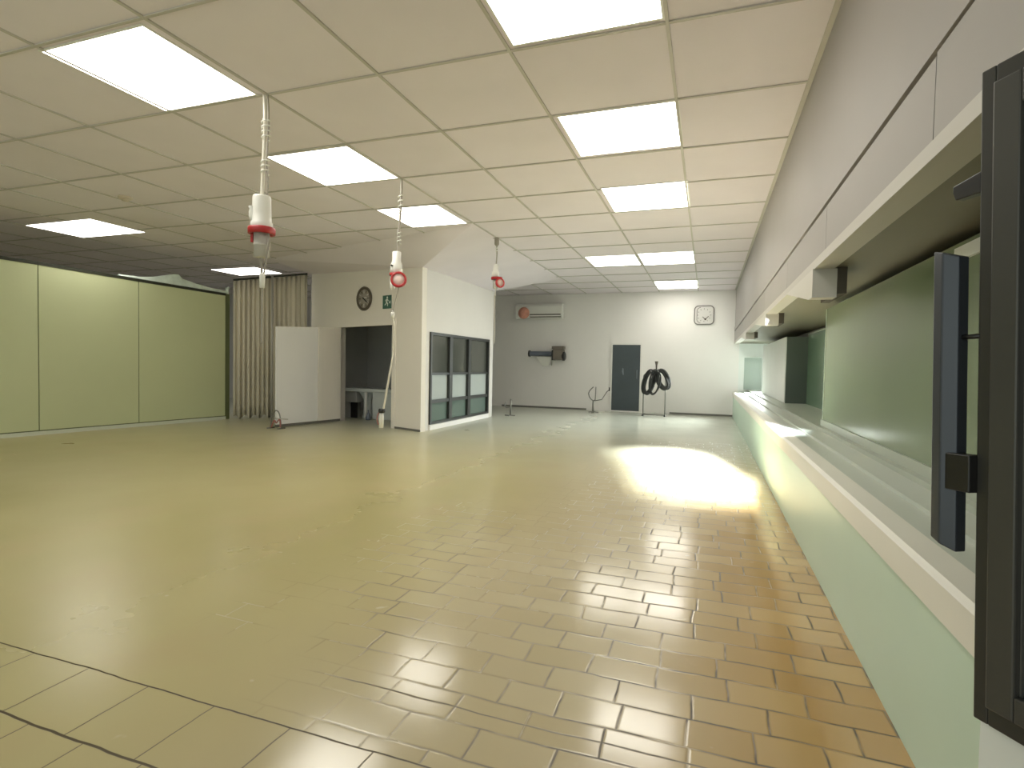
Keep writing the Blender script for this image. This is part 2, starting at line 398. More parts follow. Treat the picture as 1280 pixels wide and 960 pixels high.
# ------------------------------------------------------------------ left: sliding partition, curtain
PA = Vector((-9.0, 4.74, 0)); PBv = Vector((-8.57, 8.05, 0))
PD = (PBv - PA).normalized(); PM = frame_at(PA, PD)        # local x away from the viewer; local -y towards the hall
ZT = [(-4.2, 2.50), (.44, 2.43), (1.79, 2.385), (3.34, 2.345)]
part_labels = ['nearest pale green partition panel, cut off by the left edge', 'middle pale green partition panel between two dark joints', 'last pale green partition panel, next to the curtain']
pcats = 'partition panel'
for i in range(3):
    (x0, z0), (x1, z1) = ZT[i], ZT[i + 1]
    p = thing('partition_panel', part_labels[i], pcats, PM @ T(x0, 0, 0), 'pale green partition panels')
    L = x1 - x0
    MB().prism([(.006, 0, .07), (L - .006, 0, .07), (L - .006, 0, z1 - .02), (.006, 0, z0 - .02)], (0, .05, 0)).build('board', M['partition'], p)
    MB().prism([(0, -.006, z0 - .02), (L, -.006, z1 - .02), (L, -.006, z1 + .025), (0, -.006, z0 + .025)], (0, .062, 0)).build('top_rail', M['darkrail'], p)
    MB().box((0, -.012, .0), (L, .05, .055)).build('kick_rail', M['kick'], p)
    MB().box((0, .002, .055), (L, .05, .07)).build('joint_strip', M['partjoint'], p)
    MB().box((L - .006, .012, .07), (L + .006, .045, z1 - .03)).build('joint_seal', M['partjoint'], p)
end = MB().box((3.34, -.005, 0), (3.42, .055, 2.36), PM).build('partition_post', M['partjoint'])
tag(end, 'dark slim upright post closing the far end of the green partition', 'post')

# crumpled plastic lying over the partition top
sh = MB(); rows = []
n = 26
for j in range(6):
    row = []
    for i in range(n):
        t = i / (n - 1); x = 1.5 + 1.86 * t
        hgt = (.02 + .16 * math.exp(-((t - .52) / .20) ** 2) * (1 if t < .56 else .55) + .03 * t) * math.sin(PI * j / 5) + .012 * random.random()
        if j in (0, 5): hgt = 0
        zt = 2.385 + (x - 1.79) * (-.0258) + .03
        row.append(sh.bm.verts.new(PM @ Vector((x, -.004 + .012 * j + .006 * random.random(), zt + hgt))))
    rows.append(row)
for a, b_ in zip(rows, rows[1:]):
    for i in range(n - 1):
        sh.bm.faces.new((a[i], a[i+1], b_[i+1], b_[i]))
base = [rows[0][i] for i in range(n)]; back = [rows[-1][i] for i in range(n)]
for i in range(n - 1): sh.bm.faces.new((base[i], back[i], back[i+1], base[i+1]))
o = sh.build('plastic_sheet', M['plasticsheet'])
tag(o, 'crumpled pale plastic sheet lying along the top of the last partition panel', 'plastic sheet')
o = MB().tube([PM @ Vector((3.39, .03, 2.36)), PM @ Vector((3.39, .03, 2.47)), PM @ Vector((3.42, .03, 2.48))], .03, 12).build('pipe_stub', M['plasticsheet'])
tag(o, 'short pale pipe stub standing on the partition top by the curtain', 'pipe')

# smoke detector
p = thing('smoke_detector', 'small round beige smoke detector on the ceiling at upper left', 'smoke detector', T(-6.57, 4.72, H + .004) @ rot('X', 180))
MB().lathe([(.002, 0), (.075, 0), (.075, .018), (.06, .03), (.002, .032)], 28).build('base', M['detector'], p)
MB().lathe([(.002, .03), (.04, .03), (.036, .05), (.002, .055)], 24).build('sensor', M['detector'], p)

# curtains
def curtain(a, b_, z0a, z0b, folds, amp, label, seed):
    rnd = random.Random(seed)
    a, b_ = Vector(a), Vector(b_); d = (b_ - a); L = d.length; d.normalize(); nrm = Vector((d.y, -d.x, 0))
    k = folds * 10; mb = MB(); lv = 9
    ph = [rnd.uniform(-.5, .5) for _ in range(folds + 1)]; am = [rnd.uniform(.6, 1.2) for _ in range(folds + 1)]
    F, B = [], []
    for j in range(lv):
        t = j / (lv - 1); rf, rb = [], []
        for i in range(k + 1):
            s = i / k; q = s * folds; qi = min(int(q), folds)
            off = amp * am[qi] * (math.sin(2*PI*q + ph[qi] * t) + .3 * math.sin(4*PI*q + 2)) * (.7 + .5 * (1 - t))
            base = a + d * (L * s) + nrm * off
            z = .03 + (z0a + (z0b - z0a) * s - .03) * t + (.03 * math.sin(q * 3.1) if j == 0 else 0)
            rf.append(mb.bm.verts.new((base.x, base.y, z))); pb = base - nrm * .006
            rb.append(mb.bm.verts.new((pb.x, pb.y, z)))
        F.append(rf); B.append(rb)
    for R_ in (F, B):
        for p_, q_ in zip(R_, R_[1:]):
            for i in range(k):
                fc = mb.bm.faces.new((p_[i], p_[i+1], q_[i+1], q_[i])); fc.smooth = True
    for i in range(k):
        mb.bm.faces.new((F[0][i], F[0][i+1], B[0][i+1], B[0][i])); mb.bm.faces.new((F[-1][i], F[-1][i+1], B[-1][i+1], B[-1][i]))
    for j in range(lv - 1):
        mb.bm.faces.new((F[j][0], F[j+1][0], B[j+1][0], B[j][0])); mb.bm.faces.new((F[j][k], F[j+1][k], B[j+1][k], B[j][k]))
    p = thing('curtain', label, 'curtain', None, 'beige curtains beside the partition')
    mb.build('cloth', M['curtain'], p)
    rl = [a + Vector((0, 0, z0a + .02)), b_ + Vector((0, 0, z0b + .02))]
    MB().tube(rl, .018, 8).build('rail', M['darkrail'], p)
CA = Vector((-8.54, 8.20, 0)); CB = Vector((-7.63, 9.17, 0)); CM = CA.lerp(CB, .50)
curtain(CA, CM, 2.62, 2.74, 8, .035, 'left beige curtain hanging in folds next to the green partition', 3)
curtain(CM + (CB - CA) * .03, CB, 2.75, 2.86, 7, .032, 'right beige curtain behind the open white door', 5)
o = MB().tube([CM + Vector((.07, -.05, 0)), CM + Vector((.07, -.05, 2.78))], .018, 10).build('curtain_pole', M['grey'])
tag(o, 'thin pale upright pole between the two beige curtains', 'pole')

# ------------------------------------------------------------------ corner room: clock wall with doorway, window wall
W1 = frame_at(P0, -U1)       # local x to the viewer's right along the wall (x = -s); local y into the room
def ztop(s): return 2.70 + .18 * (s / LW1)
so0, so1, zo = .745, 2.29, 1.78
mb = MB(); th = .10
mb.prism([(-LW1, 0, 0), (-so1, 0, 0), (-so1, 0, ztop(so1)), (-LW1, 0, ztop(LW1))], (0, th, 0), W1)
mb.prism([(-so0, 0, 0), (0, 0, 0), (0, 0, ztop(0)), (-so0, 0, ztop(so0))], (0, th, 0), W1)
mb.prism([(-so1, 0, zo), (-so0, 0, zo), (-so0, 0, ztop(so0)), (-so1, 0, ztop(so1))], (0, th, 0), W1)
struct(mb.build('wall_left_room', M['wall_partition']))
# casing of the doorway
mb = MB()
mb.box((-so1 - .16, -.018, 0), (-so1, .10, zo + .12), W1); mb.box((-so0, -.018, 0), (-so0 + .09, .10, zo + .12), W1); mb.box((-so1, -.018, zo), (-so0, .10, zo + .12), W1)
struct(mb.build('trim_13', M['wall_partition']))
struct(MB().box((-so0 + .09, -.012, 0), (-.0, 0, .035), W1).build('baseboard_left', M['skirting']))
# window wall parallel to the long side
XW2 = -4.43; YW2 = 11.28; zw2 = 2.72; wy0, wy1, wz0, wz1 = 8.36, 11.02, .095, 1.665
mb = MB()
mb.prism([(XW2, 8.081, 0), (XW2, wy0, 0), (XW2 - .10, wy0, 0), (XW2 - .10, 8.155, 0)], (0, 0, zw2 - .02)); mb.box((XW2 - .10, wy1, 0), (XW2, YW2, zw2))
mb.box((XW2 - .10, wy0, 0), (XW2, wy1, wz0)); mb.box((XW2 - .10, wy0, wz1), (XW2, wy1, zw2))
struct(mb.build('wall_left_window', M['wall_window']))
struct(BX('wall_room_rear', (-7.6, YW2 - .1, 0), (XW2 - .10, YW2, zw2), M['wall_dim']))
struct(BX('wall_room_end', (-7.66, 9.32, 0), (-7.56, YW2, zw2), M['wall_dim']))
mb = MB().prism([P0 + Vector((-.1, .12, 2.70)), Vector((-7.56, 9.33, 2.70)), Vector((-7.56, YW2, 2.70)), Vector((XW2 - .1, YW2, 2.70))], (0, 0, .02))
struct(mb.build('ceiling_room', M['wall_dim']))
# added sloping soffit, hides the dark gap above the corner room
a0, a1 = P0 + Vector((0, 0, ztop(0))), E0 + Vector((0, 0, ztop(LW1)))
k0 = Vector((-3.08, 6.96, H)); k1 = E0 + N1 * .9 + Vector((0, 0, H))
mb = MB()
def quadsheet(mb, q_):
    lo = mb._v(q_); hi = mb._v([Vector((p_[0], p_[1], max(p_[2] + .004, H + .003))) for p_ in q_])
    mb.bm.faces.new(lo); mb.bm.faces.new(hi[::-1]); n_ = len(lo)
    for i in range(n_): mb.bm.faces.new((lo[i], lo[(i+1)%n_], hi[(i+1)%n_], hi[i]))
quadsheet(mb, [a0, a1, k1, k0])
b0 = Vector((XW2, 8.08, ztop(0))); b1 = Vector((XW2, YW2, 2.73))
quadsheet(mb, [b0, k0, Vector((k0.x, YW2 + .5, H)), Vector((XW2, YW2 + .0, 2.73))])
struct(mb.build('ceiling_soffit_added', M['tile']))
# dark framed window: three bays, three rows
w = bpy.data.objects.new('window_1', None); COL.objects.link(w); w.location = (XW2 + .005, wy0, wz0); struct(w, 'charcoal framed interior window of nine panes in the window wall')
L = wy1 - wy0; Hh = wz1 - wz0; c1, c2 = .80, 1.63
fr = MB()
fr.box((-.07, 0, 0), (.025, .05, Hh)); fr.box((-.07, L - .06, 0), (.025, L, Hh)); fr.box((-.07, .05, 0), (.025, L - .06, .04)); fr.box((-.07, .05, Hh - .05), (.025, L - .06, Hh))
fr.box((-.07, c1 - .06, .04), (.02, c1 + .06, Hh - .05)); fr.box((-.07, c2 - .06, .04), (.02, c2 + .06, Hh - .05))
fr.build('window_frame', M['windowframe'], w)
cols = [(.05, c1 - .06), (c1 + .06, c2 - .06), (c2 + .06, L - .06)]
zb, zc = .385, .86
for i, (a, b_) in enumerate(cols):
    MB().box((-.06, a, zb - .03), (.012, b_, zb + .03)).build('window_bar', M['windowframe'], w)
    MB().box((-.06, a, zc - .02), (.010, b_, zc + .02)).build('window_bar', M['windowframe'], w)
    BX('window_pane', (-.035, a, .04), (-.028, b_, zb - .03), M['lowpane'], w)
    BX('window_pane', (-.035, a, zb + .03), (-.028, b_, zc - .02), M['midpane'], w)
    BX('window_pane', (-.035, a, zc + .02), (-.028, b_, Hh - .05), M['darkglass'], w)
struct(BX('trim_14', (XW2, wy0, .0), (XW2 + .03, wy1, .085), M['wall']))

# open white double-leaf door
HP = P0 + U1 * 2.27 + N1 * .03; FP = Vector((-6.83, 7.45, 0)); DL = (FP - HP).length
DM = frame_at(HP, FP - HP)                                  # local x from the hinge to the free edge
d = bpy.data.objects.new('door_1', None); COL.objects.link(d); d.matrix_world = DM; struct(d, 'white two-leaf folding door standing open against the curtain')
fx = DL * .386
nl = MB().prism([(fx + .003, -.02, .05), (DL, -.02, .05), (DL, -.02, 1.70), (fx + .003, -.02, 1.745)], (0, .04, 0)).build('door_leaf', M['doorleaf'], d, .003)
fl = MB().prism([(0, -.02, .05), (fx - .003, -.02, .05), (fx - .003, -.02, 1.745), (0, -.02, 1.775)], (0, .04, 0), rot('Z', 2.0)).build('door_leaf', M['wall_partition'], d, .003)
MB().box((0, -.015, .006), (DL, .015, .05)).build('door_kick_plate', M['skirting'], d)
mb = MB()
for z in (.3, .95, 1.5): mb.tube([(fx, -.022, z), (fx, -.022, z + .09)], .010, 8)
mb.build('door_hinge', M['grey'], d)

# wall clock on the clock wall
def onW1(s, z): return W1 @ T(-s, 0, z) @ rot('X', 90)     # local z points out to the hall, x right, y up
c = thing('wall_clock', 'round wall clock with dark rim above the doorway', 'clock', onW1(1.555, 2.28))
MB().lathe([(.002, .0), (.20, .0), (.20, .02), (.002, .02)], 48).build('dial', M['clockface'], c)
MB().lathe([(.170, 0), (.215, 0), (.218, .025), (.205, .04), (.182, .036), (.170, .022), (.170, 0)], 56).build('rim', M['clockrim'], c)
for k in range(12):
    a = k * PI / 6; mt = T(0, 0, .02) @ rot('Z', -math.degrees(a))
    MB().box((-.008, .105 if k % 3 else .095, 0), (.008, .155, .004), mt).build('hour_mark', M['clockrim'] if k % 2 else M['clockpale'], c)
MB().box((-.009, -.03, .026), (.009, .10, .030), rot('Z', -128)).build('hour_hand', M['black'], c)
MB().box((-.007, -.03, .031), (.007, .15, .035), rot('Z', -122)).build('minute_hand', M['black'], c)
MB().box((.02, .0, .0365), (.10, .022, .038)).build('pale_dial_strip', M['clockpale'], c)  # pale strip right of the dial centre
MB().lathe([(.001, .02), (.012, .02), (.012, .038), (.001, .038)], 16).build('hand_pin', M['black'], c)

# green exit sign: white running figure and arrow
e = thing('exit_sign', 'small green emergency exit sign beside the round clock', 'sign', onW1(.905, 2.185))
BX('plate', (-.115, -.115, 0), (.115, .115, .012), M['signgreen'], e)
g = MB()
g.lathe([(.001, .012), (.019, .012), (.019, .015), (.001, .015)], 16, T(.012, .075, 0))
g.prism([(.0, .058, .012), (.022, .052, .012), (.010, -.008, .012), (-.018, -.002, .012)], (0, 0, .003))
g.prism([(-.016, .0, .0121), (.010, -.008, .0121), (.036, -.03, .0121), (.026, -.075, .0121), (.012, -.072, .0121), (.016, -.04, .0121)], (0, 0, .003))
g.prism([(-.018, .0, .0122), (.002, -.004, .0122), (-.022, -.042, .0122), (-.055, -.06, .0122), (-.058, -.045, .0122), (-.034, -.034, .0122)], (0, 0, .003))
g.prism([(.018, .05, .0123), (.052, .02, .0123), (.044, .010, .0123), (.012, .034, .0123)], (0, 0, .003))
g.prism([(.0, .052, .0124), (-.035, .038, .0124), (-.04, .012, .0124), (-.026, .010, .0124), (-.022, .028, .0124), (.0, .034, .0124)], (0, 0, .003))
g.build('figure', M['signwhite'], e)
g = MB().prism([(.060, -.02, .012), (.085, -.02, .012), (.085, -.04, .012), (.105, -.008, .012), (.085, .024, .012), (.085, .004, .012), (.060, .004, .012)], (0, 0, .003))
g.build('arrow', M['signwhite'], e)
o = MB().lathe([(.001, 0), (.03, 0), (.026, .03), (.001, .034)], 18, onW1(.76, 2.01)).build('wall_fixing', M['white'])
tag(o, 'tiny white cable fixing on the clock wall below the exit sign', 'wall fixing')

# wash stand seen through the doorway
p = thing('wash_stand', 'white wash stand with long top seen through the doorway', 'wash stand', T(-6.43, 9.38, 0))
MB().box((-.62, 0, .54), (.66, .55, .605)).build('top', M['ceramic'], p, .012)
MB().box((-.60, .05, .32), (-.20, .50, .54)).build('apron', M['greycabinet'], p, .005)
MB().box((-.58, .10, 0), (-.40, .5, .32)).build('leg', M['greycabinet'], p)
MB().lathe([(.10, 0), (.11, .02), (.085, .1), (.085, .38), (.16, .50), (.18, .54)], 28, T(-.06, .25, 0)).build('pedestal', M['ceramic'], p)
MB().lathe([(.03, 0), (.03, .54)], 16, T(.02, .06, 0)).build('waste_pipe', M['white'], p)
MB().box((.18, .05, 0), (.62, .5, .54)).build('side_panel', M['ceramic'], p, .005)
MB().box((-.38, .13, 0), (-.24, .16, .32)).build('dark_gap_panel', M['black'], p)  # black sheet standing in for the shaded gap under the top
o = MB().lathe([(.001, 0), (.05, 0), (.055, .05), (.03, .12), (.012, .15), (.012, .2), (.001, .2)], 20, T(-6.24, 9.28, 0)).build('floor_bottle', M['bluegrey'])
tag(o, 'small dark bottle on the floor in front of the wash stand', 'bottle')

# ------------------------------------------------------------------ far wall
# air conditioner
p = thing('air_conditioner', 'white split air conditioner with a salmon patch high on the far wall', 'air conditioner', T(-4.24, YB - .022, 2.58))
MB().prism([(-.65, 0, -.20), (-.65, -.14, -.21), (-.65, -.21, -.12), (-.65, -.22, .12), (-.65, -.18, .19), (-.65, 0, .19)], (1.30, 0, 0)).build('casing', M['whitepaint'], p, .02)
MB().box((-.24, -.215, -.118), (.60, -.205, -.088)).build('upper_slot', M['slot'], p)
MB().box((-.24, -.19, -.175), (.60, -.178, -.150)).build('lower_slot', M['slot'], p)
MB().box((-.22, -.216, -.150), (.58, -.196, -.120)).build('louvre', M['white'], p)
MB().lathe([(.001, 0), (.155, 0), (.155, .006), (.001, .006)], 32, T(-.40, -.222, -.06) @ rot('X', 90)).build('patch', M['salmon'], p)['label'] = 'salmon coloured round patch'
# wall machine
p = thing('wall_hoist', 'blue grey tube with a brown motor block fixed to the far wall', 'wall machine', T(-3.95, YB - .01, 1.45))
MB().lathe([(.07, 0), (.075, .02), (.062, .05), (.062, .60), (.075, .62)], 24, T(-.53, -.16, 0) @ rot('Y', 90)).build('tube', M['bluegrey'], p)
MB().lathe([(.085, -.02), (.085, .02)], 24, T(-.53, -.16, 0) @ rot('Y', 90)).build('flange', M['black'], p)
mo = MB().box((.13, -.28, -.16), (.40, -.03, .12)).build('motor', M['brown'], p, .02)
MB().box((.11, -.29, -.17), (.15, -.02, .10)).build('clamp', M['black'], p, .005)
MB().lathe([(.12, 0), (.12, .05), (.09, .07)], 24, T(.38, -.17, -.06) @ rot('Y', 90)).build('fan_cover', M['black'], mo)
MB().box((.10, -.26, .12), (.42, -.05, .20)).build('terminal_box', M['brown'], mo, .01)
MB().prism([(-.35, -.17, -.08), (.10, -.17, -.08), (-.05, -.01, -.33), (-.20, -.01, -.33)], (0, .012, 0)).build('support_plate', M['white'], p)
MB().tube([(.05, -.14, -.08), (.06, -.06, -.24), (.04, -.005, -.30)], .012, 8).build('drain_hose', M['grey'], p)
# dark door
d = bpy.data.objects.new('door_2', None); COL.objects.link(d); d.location = (-1.95, YB, 0); struct(d, 'dark slate door in the far wall')
dl = BX('door_leaf', (-.35, -.03, .03), (.35, 0, 1.705), M['doordark'], d)
fr = MB(); fr.box((-.39, -.035, 0), (-.35, 0, 1.745)); fr.box((.35, -.035, 0), (.39, 0, 1.745)); fr.box((-.35, -.035, 1.705), (.35, 0, 1.745)); fr.box((-.35, -.034, 0), (.35, 0, .03))
fr.build('door_frame', M['whitepaint'], d)
MB().tube([(.28, -.03, .86), (.28, -.07, .86), (.28, -.07, 1.06), (.28, -.03, 1.06)], .010, 8).build('door_handle', M['scuff'], dl)
sc = MB(); sc.prism([(-.10, -.032, 1.02), (-.07, -.032, .93), (-.05, -.032, .95), (-.06, -.032, 1.10), (-.09, -.032, 1.12)], (0, .002, 0)); sc.build('scuff_mark', M['scuff'], d)
# rounded square clock
c = thing('wall_clock', 'pale rounded-square wall clock with dark outline high on the far wall', 'clock', T(-.115, YB, 2.435) @ rot('X', 90))
def rsq(a, r_, n=8, z=0., ox=0., oy=0.):
    out = []
    for cx, cy, a0 in ((a - r_, a - r_, 0), (-(a - r_), a - r_, 90), (-(a - r_), -(a - r_), 180), (a - r_, -(a - r_), 270)):
        for k in range(n + 1):
            t = math.radians(a0 + 90 * k / n); out.append((cx + r_ * math.cos(t) + ox, cy + r_ * math.sin(t) + oy, z))
    return out
MB().prism(rsq(.215, .09), (0, 0, .03)).build('dial', M['clockpale'], c)
MB().tube(rsq(.220, .09, z=.025), .013, 8, True).build('rim', M['clockdark'], c)
MB().tube([p_ for p_ in rsq(.185, .085, z=.034, ox=.02) if p_[0] < -.02], .007, 6).build('inner_rim', M['clockdark'], c)
MB().box((-.008, -.01, .034), (.008, .09, .038), T(.03, -.10, 0) @ rot('Z', 48)).build('hour_hand', M['clockrim'], c)
MB().box((-.008, -.01, .039), (.008, .10, .043), T(.03, -.10, 0) @ rot('Z', -45)).build('minute_hand', M['clockrim'], c)
MB().lathe([(.001, .03), (.022, .03), (.022, .044), (.001, .044)], 16, T(.03, -.10, 0)).build('hand_pin', M['clockrim'], c)
for k in range(12):
    a = k * PI / 6; rr = .15
    MB().box((-.006, -.014, .031), (.006, .014, .034), T(rr * math.sin(a), rr * math.cos(a), 0) @ rot('Z', -math.degrees(a))).build('hour_mark', M['clockdark'], c)

# cable stand with coils beside the dark door
YS = 13.4
p = thing('cable_stand', 'thin dark metal stand beside the dark door, hung with black cable coils', 'stand', T(-1.16, YS, 0))
MB().tube([(-.25, 0, .02), (-.255, 0, .95)], .014, 8).build('upright', M['chrome'], p)
MB().tube([(.25, 0, .02), (.245, 0, .95)], .014, 8).build('upright', M['chrome'], p)
MB().tube([(-.27, 0, .03), (.27, 0, .03)], .012, 8).build('foot_rail', M['chrome'], p)
MB().tube([(-.255, 0, .95), (-.15, 0, 1.06), (0, 0, 1.10), (.15, 0, 1.06), (.245, 0, .95)], .014, 8).build('top_rail', M['chrome'], p)
MB().tube([(.03, 0, 1.10), (.03, 0, 1.20), (.03, 0, 1.29)], [.016, .022, .042], 10).build('hook', M['clockrim'], p)
for sx, zz_ in ((-.06, 1.04), (.10, 1.05)): MB().tube([(sx, 0, zz_ + .03), (sx, -.37, zz_), (sx, -.38, zz_ + .04)], .010, 8).build('peg', M['chrome'], p)
for sx in (-.25, .25): MB().tube([(sx, -.16, .02), (sx, .16, .02)], .018, 8).build('foot', M['black'], p)
def coil(cx, cz, rx, rz, tilt, turns, tr, label, seed, yo):
    rnd = random.Random(seed); pts = []
    n = 26 * turns
    for i in range(n + 1):
        a = 2 * PI * i / 26; w_ = 1 + .10 * math.sin(a * .37 + seed) ; k = i / n
        x = rx * w_ * math.cos(a) + .03 * math.sin(k * 9 + seed); z = rz * (1 + .08 * math.cos(a * .41)) * math.sin(a)
        x, z = x * math.cos(tilt) - z * math.sin(tilt), x * math.sin(tilt) + z * math.cos(tilt)
        pts.append((cx + x, YS + yo + .05 * (k - .5) + .012 * math.sin(a * 2.3), cz + z))
    o = MB().tube(pts, tr, 7).build('cable_coil', M['blackcable'])
    return tag(o, label, 'cable coil', 'cable coils on the stand')
coil(-1.285, .80, .10, .27, -.24, 7, .026, 'left black cable coil on the stand, the longest one hanging lowest', 1, -.085)
coil(-.96, .87, .10, .22, .40, 8, .027, 'right black cable coil on the stand, a dense rounded bundle', 2, -.215)
coil(-1.13, .80, .10, .27, -.14, 3, .017, 'thin loose middle black cable coil on the stand', 4, -.32)

# small fork-shaped stand left of the dark door
p = thing('fork_stand', 'thin forked metal stand on the floor left of the dark door', 'stand', T(-2.62, 13.46, 0))
MB().tube([(0, 0, .0), (.0, 0, .30)], [.03, .016], 10).build('post', M['skirting'], p)
MB().tube([(0, 0, .30), (-.06, 0, .34), (-.10, 0, .40), (-.12, 0, .475), (-.10, 0, .53), (-.06, 0, .58), (0, 0, .64)], .013, 8).build('curved_prong', M['chrome'], p)
MB().tube([(.01, 0, .30), (.05, 0, .33), (.06, 0, .64)], .013, 8).build('straight_prong', M['chrome'], p)
MB().tube([(.03, 0, .30), (.21, 0, .337), (.33, 0, .53), (.39, 0, .58)], .011, 8).build('side_arm', M['chrome'], p)
MB().tube([(.39, 0, .55), (.39, 0, .64)], .016, 8).build('arm_cap', M['black'], p)
mb = MB()
for k in range(3):
    a = k * 2 * PI / 3 + .5; mb.tube([(0, 0, .03), (.14 * math.cos(a), .14 * math.sin(a), .012)], .010, 8)
mb.build('tripod_foot', M['skirting'], p)
# small tubular stand at the end of the window wall
p = thing('tube_stand', 'tiny tubular stand on the floor at the far end of the dark window', 'stand', T(-4.16, 11.6, 0))
MB().tube([(.05, 0, .0), (.06, 0, .38)], .018, 8).build('post', M['chrome'], p)
MB().tube([(.05, 0, .20), (-.05, 0, .18), (-.09, 0, .22), (-.07, 0, .31)], .013, 8).build('hook', M['chrome'], p)
MB().tube([(-.08, 0, .012), (.16, 0, .012)], .012, 8).build('foot', M['chrome'], p)
MB().tube([(.05, -.12, .012), (.05, .12, .012)], .012, 8).build('foot', M['chrome'], p)

# ------------------------------------------------------------------ ceiling lights
def light(x0, x1, y0, y1, label):
    p = thing('ceiling_light', label, 'ceiling light', T((x0+x1)/2, (y0+y1)/2, H), 'lit square ceiling panels')
    a, b_ = (x1-x0)/2, (y1-y0)/2
    fr = MB()
    fr.box((-a, -b_, -.004), (a, -b_ + .014, .003)); fr.box((-a, b_ - .014, -.004), (a, b_, .003))
    fr.box((-a, -b_ + .014, -.004), (-a + .014, b_ - .014, .003)); fr.box((a - .014, -b_ + .014, -.004), (a, b_ - .014, .003))
    fr.build('frame', M['white'], p)
    BX('diffuser', (-a + .014, -b_ + .014, -.003), (a - .014, b_ - .014, .003), M['lamp'], p)
light(-3.99, -3.09, 2.32, 3.185, 'largest left ceiling light panel, nearest the camera beside the closest hanging socket')
light(-3.95, -3.04, 4.15, 5.03, 'second left ceiling light panel, between the first and second hanging sockets')
light(-3.95, -3.10, 5.98, 6.90, 'third left ceiling light panel, behind the middle hanging socket cord')
light(-1.155, -.275, 2.28, 3.16, 'ceiling light panel cut off by the top edge of the picture')
light(-1.145, -.25, 4.13, 4.98, 'second light panel of the right ceiling row, below the one cut by the top edge')
light(-1.135, -.24, 5.91, 6.86, 'third light panel of the right ceiling row, halfway to the far wall')
light(-1.165, -.25, 9.44, 10.52, 'right one of the two adjoining ceiling lights near the far wall')
light(-2.07, -1.20, 9.50, 10.47, 'left one of the two adjoining ceiling lights near the far wall')
light(-1.175, -.24, 12.56, 13.75, 'farthest ceiling light panel, right above the far wall')
light(-9.46, -8.07, 5.30, 6.12, 'ceiling light panel at far left above the green partition')
light(-10.0, -8.79, 8.98, 9.78, 'small far ceiling light panel above the curtain')

# ------------------------------------------------------------------ hanging sockets
def helix(cx, cy, z0, z1, turns, r_, n=12):
    k = int(turns * n)
    return [(cx + r_ * math.cos(2*PI*i/n), cy + r_ * math.sin(2*PI*i/n), z0 + (z1 - z0) * i / k) for i in range(k + 1)]
def arcpts(pts, n=6):
    """Catmull-Rom smoothing"""
    P_ = [Vector(p) for p in pts]; P_ = [P_[0]] + P_ + [P_[-1]]; out = []
    for i in range(1, len(P_) - 2):
        for k in range(n):
            t = k / n; a, b_, c_, d_ = P_[i-1], P_[i], P_[i+1], P_[i+2]
            out.append(.5 * ((2*b_) + (c_-a)*t + (2*a-5*b_+4*c_-d_)*t*t + (-a+3*b_-3*c_+d_)*t**3))
    out.append(P_[-2]); return out

def rz(deg): return rot('Z', deg)
# nearest socket: plugged, seen from the side
p = thing('hanging_socket', 'nearest white hanging power socket with red collar and a plug in it', 'hanging socket', T(-3.042, 3.195, 0), 'power sockets hanging from the ceiling')
MB().tube(arcpts([(0, 0, H), (.005, 0, 2.8), (-.012, 0, 2.5), (-.02, 0, 2.29)]), .013, 8).build('cord', M['cord'], p)
MB().tube(arcpts([(.028, 0, H), (.03, .005, 2.8), (.02, 0, 2.55), (.03, 0, 2.40), (.02, 0, 2.30)]), .007, 8).build('strain_wire', M['cordgrey'], p)
MB().tube(helix(.012, 0, 2.70, 2.86, 4.5, .028), .005, 6).build('cable_wrap', M['white'], p)
MB().tube(helix(.004, 0, 2.46, 2.58, 3.5, .026), .005, 6).build('cable_wrap', M['white'], p)
MB().lathe([(.03, 2.315), (.058, 2.312), (.062, 2.30), (.064, 2.20), (.066, 2.13), (.075, 2.12), (.076, 2.06)], 28, T(-.022, 0, 0)).build('socket_body', M['white'], p)
MB().lathe([(.022, 0), (.026, .03), (.028, .06), (.022, .085), (.03, .10)], 16, T(-.066, -.038, 2.13)).build('cap_boss', M['white'], p)
MB().lathe([(.070, 2.085), (.092, 2.085), (.094, 2.070), (.092, 2.040), (.070, 2.040), (.070, 2.085)], 32, T(-.022, 0, 0)).build('collar', M['red'], p)['label'] = 'red collar'
MB().box((-.108, -.02, 1.985), (-.085, .02, 2.05)).build('latch', M['red'], p, .004)
MB().lathe([(.054, 2.06), (.054, 1.965), (.058, 1.96), (.050, 1.955), (.056, 1.875), (.03, 1.872)], 28, T(-.022, 0, 0)).build('plug', M['grey'], p)
MB().tube(arcpts([(.045, -.01, 2.04), (.062, -.012, 2.0), (.048, -.012, 1.94), (.030, -.01, 1.86), (.0, 0, 1.76)]), .006, 8).build('lanyard', M['cordgrey'], p)
MB().tube(arcpts([(-.03, 0, 1.875), (-.025, 0, 1.82), (-.018, 0, 1.745)]), .008, 8).build('plug_cord', M['cordgrey'], p)
MB().lathe([(.018, 1.76), (.020, 1.74), (.018, 1.655)], 14, T(-.015, 0, 0)).build('cord_grip', M['white'], p)
MB().tube(arcpts([(-.015, 0, 1.66), (-.018, 0, 1.5), (-.02, .0, 1.25)]), .005, 8).build('lower_cord', M['cordgrey'], p)

def socket_tail(p, ox, oz, s=1.):
    pass
